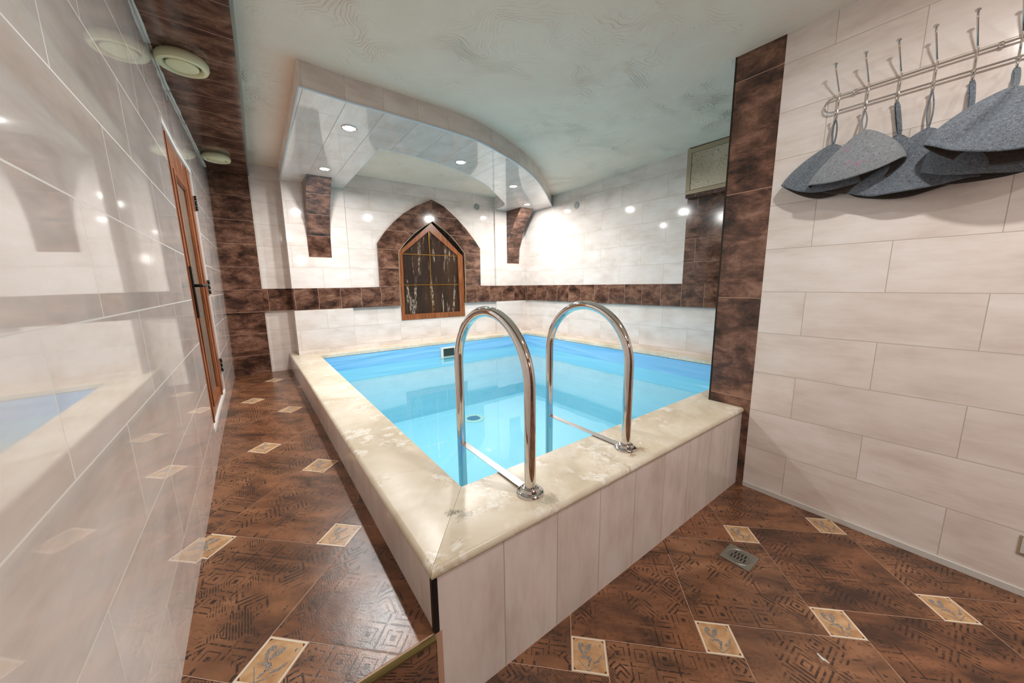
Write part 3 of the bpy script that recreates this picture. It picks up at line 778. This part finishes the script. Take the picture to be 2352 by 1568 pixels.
# corbels
PR = [(4.20, 2.3695), (4.337, 2.217), (4.467, 2.032), (4.55, 1.816), (4.573, 1.585)]
def corbel(x0, x1, lab):
    bm = bmesh.new(); uvl = bm.loops.layers.uv.verify()
    prof = PR+[(4.576, 1.585), (4.576, 2.3695)]
    A = [bm.verts.new((x0, y, z)) for y, z in prof]; B = [bm.verts.new((x1, y, z)) for y, z in prof]
    bm.faces.new(A); bm.faces.new(B[::-1]); n = len(prof)
    for i in range(n): bm.faces.new((A[i], B[i], B[(i+1) % n], A[(i+1) % n]))
    bmesh.ops.recalc_face_normals(bm, faces=bm.faces[:]); bm.faces.ensure_lookup_table()
    cum = [0]
    for a, b in zip(PR, PR[1:]): cum.append(cum[-1]+math.dist(a, b))
    for f in bm.faces:
        side = abs(f.normal.x) > .9
        for l in f.loops:
            p = l.vert.co
            if side: l[uvl].uv = (p.y*.4, 2.3695-p.z)
            else:
                k = min(range(len(PR)), key=lambda i: abs(PR[i][1]-p.z)+abs(PR[i][0]-p.y)); l[uvl].uv = (p.x, k*.232)
    tag(mesh('wall_corbel', bm, M_corb, uvs=False), lab, 'corbel', 'brown tiled corbels under the canopy')
corbel(.587, .818, 'left brown tiled curved corbel, nearer the walkway')
corbel(3.32, 3.555, 'right brown tiled curved corbel, in the far corner of the pool room')

# small round sensors / vents high on the pool walls
def disc(loc, axis, lab):
    bm = bmesh.new(); s = -1
    add_lathe(bm, [(0, .004*s), (.028, .005*s), (.032, .002*s), (.036, .008*s), (.043, .006*s), (.045, 0), (0, 0)], loc, axis)
    tag(mesh('wall_vent', bm, plain('grey_plastic', S(158, 162, 156), .6), smooth=True), lab, 'vent', 'small round wall vents')
disc((2.806, 4.599, 2.381), 'Y', 'small round grey vent on the back wall, right of the arch')
disc((3.679, 3.448, 2.30), 'X', 'small round grey vent high on the right pool wall')

# ventilation valves on the brown ceiling strip
def valve(x, y, r, lab):
    t = thing('ceiling_vent', lab, 'vent', (x, y, 2.425), 'round ivory ventilation valves')
    bm = bmesh.new(); add_lathe(bm, [(r*.93, 0), (r, -.012), (r, -.03), (r*.94, -.042), (r*.8, -.046), (r*.68, -.03), (r*.66, -.006), (r*.66, 0)], (x, y, 2.425), seg=56)
    smooth_by(mesh('rim', bm, M_valve, t), 35)
    bm = bmesh.new(); add_lathe(bm, [(0, -.046), (r*.3, -.047), (r*.54, -.044), (r*.6, -.04), (r*.6, -.034), (r*.1, -.028), (r*.1, 0)], (x, y, 2.425), seg=56)
    smooth_by(mesh('disc', bm, M_valve, t), 35)
valve(-.149, 2.63, .108, 'large round ivory ventilation valve on the brown ceiling strip, nearer one')
valve(-.101, 4.27, .101, 'round ivory ventilation valve at the far end of the brown ceiling strip')

# ================================================================ arched window
WZ = [(1.60, .803), (2.555, .803), (2.545, 1.672), (2.08, 2.09), (1.61, 1.69)]
WI = [(1.65, .878), (2.475, .875), (2.465, 1.674), (2.045, 1.985), (1.66, 1.67)]
win = bpy.data.objects.new('window_1', None); col.objects.link(win); win.location = (2.07, 4.61, .8); win['kind'] = 'structure'
win['label'] = 'pointed arch window with wooden frame and dark brown textured glass'
bpy.context.view_layer.update()
bm = bmesh.new()
for i in range(5):
    j = (i+1) % 5; add_prism(bm, [WZ[i], WZ[j], WI[j], WI[i]], 'Y', 4.60, 4.64)
mesh('window_frame', bm, M_wood, win)
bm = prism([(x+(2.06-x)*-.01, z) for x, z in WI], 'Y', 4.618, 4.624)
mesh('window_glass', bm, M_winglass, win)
bm = boxes([(2.041, 2.049, 4.612, 4.6175, .878, 1.98), (1.66, 2.47, 4.612, 4.6175, 1.664, 1.672), (1.655, 2.47, 4.612, 4.6175, 1.262, 1.270)])
mesh('glazing_bar', bm, M_gold, win)
struct('wall_niche', boxes([(1.5, 2.65, 4.66, 4.72, .75, 2.2)]), M_dark)

# ================================================================ door in the left wall
dx = -.25
def lean(bm):
    for v in bm.verts: v.co.x += wx(v.co.y, v.co.z)-dx
    return bm
def cut_boxes(lst, bev=0):
    out = []
    for b in lst:
        if b[2] < 3.0 < b[3]: out += [(*b[:3], 3.0, *b[4:]), (*b[:2], 3.0, *b[3:])]
        else: out.append(b)
    return lean(boxes(out, bev))
door = bpy.data.objects.new('door_1', None); col.objects.link(door); door.location = (dx, 3.0, .435); door['kind'] = 'structure'
door['label'] = 'narrow wooden door with textured glass in the left wall'
bpy.context.view_layer.update()
Y0, Y1, Z0, Z1 = 2.537, 3.512, .462, 2.062
xo = dx-.006
mesh('reveal', cut_boxes([(dx-.10, dx+.003, Y0, Y1+.015, Z1, 2.096), (dx-.10, dx+.002, Y1, 3.528, .437, Z1), (dx-.10, dx+.003, Y0, Y1, .437, Z0)]), M_white, door)
GL, GR, GB, GT = 2.80, 3.20, .56, 1.88
fr = [(xo-.04, xo-.001, Y0, GL, Z0, Z1), (xo-.04, xo-.001, GR, Y1, Z0, Z1), (xo-.04, xo-.001, GL, GR, GT, Z1), (xo-.04, xo-.001, GL, GR, Z0, GB)]
fr += [(xo-.03, xo+.005, GL-.035, GL-.01, GB-.03, GT+.03), (xo-.03, xo+.005, GR+.01, GR+.035, GB-.03, GT+.03), (xo-.03, xo+.005, GL-.01, GR+.01, GT+.008, GT+.03), (xo-.03, xo+.005, GL-.01, GR+.01, GB-.03, GB-.008),
       (xo-.03, xo+.006, GR+.14, GR+.155, Z0, Z1), (xo-.03, xo+.004, GL-.15, GL-.138, Z0, Z1)]
mesh('door_frame', cut_boxes(fr, .002), M_wood, door)
mesh('door_glass', cut_boxes([(xo-.024, xo-.012, GL, GR, GB, GT)]), M_doorglass, door)
hp = mesh('handle_plate', lean(boxes([(xo, xo+.014, 2.665, 2.70, 1.085, 1.375)], .003)), M_black, door)
bm = bmesh.new(); add_tube(bm, [(xo+.01, 2.682, 1.268), (xo+.045, 2.682, 1.268), (xo+.052, 2.69, 1.268), (xo+.052, 2.76, 1.268), (xo+.05, 2.81, 1.266)], .0085, 12)
mesh('lever', lean(bm), M_black, hp, smooth=True)
mesh('latch', lean(boxes([(xo, xo+.01, 2.712, 2.735, 1.14, 1.19)], .001)), M_chrome, door)
for z in (.66, 1.26, 1.86):
    bm = bmesh.new()
    for k in range(3): add_tube(bm, [(xo+.012, Y1-.002, z+k*.036-.05), (xo+.012, Y1-.002, z+k*.036-.018)], .007, 10)
    mesh('hinge', lean(bm), M_darkmetal, door, smooth=True)

# ================================================================ metal cabinet
cab = thing('wall_cabinet', 'weathered flat metal service box high on the right wall beside the brown strip', 'cabinet', (3.64, 1.7, 2.08))
mesh('cabinet_body', boxes([(3.605, XRW-.0015, 1.42, 1.915, 2.08, 2.535)]), M_brw, cab)
bm = bmesh.new()
for b in ((1.42, 1.914, 2.112, 2.148), (1.42, 1.914, 2.492, 2.533), (1.87, 1.914, 2.148, 2.492), (1.42, 1.46, 2.148, 2.492)): add_box(bm, 3.594, 3.605, *b, bev=.002)
mesh('frame', bm, M_frame, cab)
d = mesh('cabinet_door', boxes([(3.597, 3.605, 1.463, 1.867, 2.151, 2.489)], .001), M_speck, cab)
bm = bmesh.new(); add_lathe(bm, [(0, -.006), (.006, -.007), (.011, -.005), (.012, 0)], (3.597, 1.64, 2.445), 'X', 20)
mesh('lock', bm, M_chrome, d, smooth=True)

# floor drain
fd = thing('floor_drain', 'square steel floor drain with slotted round grate in the lower floor', 'drain', (1.683, .533, 0))
bm = bmesh.new(); add_box(bm, 1.622, 1.744, .472, .594, .0005, .0035, .001)
add_lathe(bm, [(.046, .0035), (.048, .005), (.051, .005), (.053, .0035)], (1.683, .533, 0), seg=40)
mesh('cover_plate', bm, plain('worn_steel', S(140, 138, 128), .35, .6), fd)
bm = bmesh.new(); add_lathe(bm, [(0, .0045), (.044, .0045), (.044, .003)], (1.683, .533, 0), seg=40)
g_ = mesh('grate', bm, plain('worn_steel_grate', S(128, 126, 118), .35, .6), fd)
bm = bmesh.new()
for row, xs in ((-.014, (-.026, -.013, 0, .013, .026)), (.014, (-.02, -.0065, .0065, .02))):
    for q in xs: add_box(bm, 1.683+row-.012, 1.683+row+.012, .533+q-.0028, .533+q+.0028, .0044, .0049, .0002)
mesh('slots', bm, M_dark, g_)

bm = bmesh.new(); add_prism(bm, [(1.419, .197), (1.423, .194), (1.418, .184), (1.417, .174), (1.413, .163), (1.409, .163), (1.41, .174), (1.406, .178), (1.411, .186)], 'Z', .0004, .003)
tag(mesh('plaster_flake', bm, plain('pale_flake', S(206, 202, 196), .8)), 'small pale torn flake lying on the brown floor tiles near the bottom edge', 'flake')
# small socket box low on the hook wall at the picture's edge
sb = thing('wall_socket', 'small metal-rimmed wall box low on the hook wall, cut by the picture edge', 'socket', (XR, -.24, .21))
mesh('rim', boxes([(XR-.006, XR, -.29, -.195, .17, .25)], .002), M_frame, sb)
mesh('face', boxes([(XR-.009, XR-.006, -.282, -.203, .178, .242)], .001), M_skirt, sb)

# ================================================================ hook rail and felt hats
rack = thing('hook_rail', 'long chrome wall rail with double coat hooks, six felt hats hanging on it', 'coat rack', (XR, 0, 2.07))
zu, zl, RX = 2.108, 2.045, 2.332
Yend, Yfar = .545, -.52
P = [(RX, Yfar, zu), (RX, 0, zu), (RX, Yend, zu)]
for k in range(1, 12): a = PI/2-PI*k/12; P.append((RX, Yend+math.cos(a)*.0315, (zu+zl)/2+math.sin(a)*.0315))
P += [(RX, Yend, zl), (RX, 0, zl), (RX, Yfar, zl)]
for k in range(1, 12): a = -PI/2-PI*k/12; P.append((RX, Yfar+math.cos(a)*.0315, (zu+zl)/2+math.sin(a)*.0315))
P.append(P[0])
bm = bmesh.new(); add_tube(bm, P, .004, 10)
mesh('rail', bm, M_chrome, rack, smooth=True)
HY = [.524, .425, .327, .229, .13, .032, -.066, -.164, -.262, -.36]
bm = bmesh.new(); y = HY[0]; X0 = RX-.006
add_tube(bm, [(2.262, y+.012, 2.222), (2.268, y+.011, 2.205), (X0-.006, y+.003, 2.128), (X0, y, 2.118), (X0, y, 2.035), (X0-.002, y, 2.012), (X0-.010, y, 2.0), (X0-.020, y, 1.999),
              (X0-.028, y, 2.006), (X0-.031, y, 2.022)], .0034, 10)
add_ball(bm, (2.260, y+.0125, 2.226), .0085, 1, 1, .7); add_ball(bm, (X0-.031, y, 2.026), .0075, 1, 1, .7)
h0 = mesh('hook', bm, M_chrome, rack, smooth=True)
for yy in HY[1:]:
    h = h0.copy(); col.objects.link(h); h.location.y += yy-HY[0]
for yy in (.47, .077, -.32):
    bm = bmesh.new(); add_lathe(bm, [(0, -.008), (.006, -.007), (.0085, -.003), (.0085, .012)], (RX, yy, zu), 'X', 16); add_box(bm, RX, XR, yy-.005, yy+.005, zu-.004, zu+.004)
    mesh('mounting_clip', bm, M_chrome, rack, smooth=True)

def hat(hy, apex, bl, br, sag, x0, depth, mat, lab, seed, loopw=.014, fold=.0, crease=0, loopstyle=0, back=1.5):
    """felt bell hat hung flat: apex,(Y,Z); bl/br brim tips (Y,Z); sag: lowest point of brim (Y,Z)"""
    rnd = random.Random(seed)
    t = thing('sauna_hat', lab, 'hat', (x0, apex[0], apex[1]), 'grey felt sauna hats on the hook rail')
    A = Vector(apex); L = Vector(bl); R = Vector(br); G = Vector(sag)
    mid = (L+R)/2; NU, NV = 64, 26; bm = bmesh.new(); rows = []
    ph = [rnd.uniform(0, 6.28) for _ in range(4)]
    ctr = (mid+G)/2*1.0
    for j in range(NV+1):
        v = j/NV; ring_ = []
        for i in range(NU):
            a = 2*PI*i/NU; c, s = math.cos(a), math.sin(a)   # c: along L(+)..R(-), s: towards viewer (+) / wall (-)
            # brim outline point: from tip to tip, sagging in the middle
            half = (L-mid)*c if c > 0 else (R-mid)*(-c)
            low = (G-mid)*(1-abs(c)**1.8)*(.8 if s >= 0 else back)
            bp = mid+half+low
            # bell profile
            wv = 1-(1-v)**1.0
            pr = math.sin(min(1, v)*PI/2)**.72 if v > 0 else 0
            pr = .62*pr+.38*v
            lin_ = A.lerp(mid+low*.9, v)
            p = lin_+half*pr
            flare = v**3
            rip = fold*flare*(math.sin(3*a+ph[0])*.6+math.sin(5*a+ph[1])*.4)
            dpt = depth*(math.sin(min(1, v*1.15)*PI/2)**.8)
            x = x0-s*dpt*(1 if s > 0 else .62)-rip*(.8 if s > 0 else .25)
            if crease and s > 0:
                cr = math.exp(-((c-(.1+.45*v))/.10)**2)*crease*math.sin(v*PI)**.7; x += cr
            p = p+Vector((rip*.3, rip*.35))
            x = min(x, XR-.003)
            ring_.append((x, p.x, p.y))
        rows.append([bm.verts.new(q) for q in ring_] if j else [bm.verts.new((x0, A.x, A.y))])
    for i in range(NU): bm.faces.new((rows[0][0], rows[1][(i+1) % NU], rows[1][i]))
    for a, b in zip(rows[1:], rows[2:]):
        for i in range(NU): bm.faces.new((a[i], a[(i+1) % NU], b[(i+1) % NU], b[i]))
    bmesh.ops.recalc_face_normals(bm, faces=bm.faces[:])
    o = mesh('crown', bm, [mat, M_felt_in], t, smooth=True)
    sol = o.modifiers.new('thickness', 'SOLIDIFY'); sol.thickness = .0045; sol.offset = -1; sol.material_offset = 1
    # hanging loop over the hook
    hk = (X0-.012, hy, 2.004); bm = bmesh.new()
    tw = loopw; ap = (x0, apex[0], apex[1]-.006)
    for sgn in (-1, 1):
        pts = []
        for k in range(9):
            q = k/8; bow = math.sin(q*PI)*.007*sgn
            pts.append(Vector((ap[0]+(hk[0]-ap[0])*q+(bow if loopstyle else bow*.4), ap[1]+(hk[1]-ap[1])*q+(bow*.3 if loopstyle else bow)+sgn*.0015, ap[2]+(hk[2]-ap[2])*q)))
        for a, b in zip(pts, pts[1:]):
            pass
        prev = None
        for k, p in enumerate(pts):
            wd = tw*.5*(1 if k not in (0, 8) else .6)
            d = Vector((0, wd, 0)) if loopstyle else Vector((wd, 0, 0)); n = Vector((.002, 0, 0)) if loopstyle else Vector((0, .002, 0))
            cur = [bm.verts.new(p+e) for e in (d+n, d-n, -d-n, -d+n)]
            if prev:
                for m in range(4): bm.faces.new((prev[m], prev[(m+1) % 4], cur[(m+1) % 4], cur[m]))
            else: bm.faces.new(cur)
            prev = cur
        bm.faces.new(prev[::-1])
    bmesh.ops.recalc_face_normals(bm, faces=bm.faces[:])
    mesh('hanging_loop', bm, mat, t)
hat(HY[0], (.520, 1.895), (.712, 1.745), (.37, 1.70), (.55, 1.655), 2.305, .055, M_felt, 'dark grey felt hat on the first hook, nearest the brown tiled strip', 1, fold=.006, crease=.014, back=1.1)
hat(HY[2], (.305, 1.872), (.45, 1.72), (.17, 1.66), (.30, 1.635), 2.318, .024, M_felt, 'grey felt hat on the third hook, mostly hidden between its neighbours', 3, fold=.004, loopstyle=1)
hat(HY[3], (.223, 1.865), (.437, 1.645), (.06, 1.64), (.27, 1.605), 2.295, .045, M_felt, 'grey felt hat on the fourth hook, dark inside of its curled brim showing', 4, fold=.02, crease=.016, back=1.15)
hat(HY[1], (.408, 1.905), (.585, 1.705), (.262, 1.752), (.42, 1.69), 2.245, .055, M_felt_stain, 'pale grey felt hat with faint pink stains on the second hook', 2, fold=.008, back=2.3)
hat(HY[4], (.118, 1.875), (.228, 1.685), (-.06, 1.63), (.13, 1.635), 2.262, .05, M_felt, 'grey felt hat on the fifth hook, only its rolled brim showing below the big hat', 5, fold=.014, loopstyle=1)
hat(HY[5], (.026, 1.905), (.222, 1.772), (-.19, 1.70), (.04, 1.665), 2.185, .06, M_felt, 'large grey felt hat on the sixth hook, nearest the camera at the picture edge', 6, fold=.010, crease=.034, loopstyle=1, back=1.2)
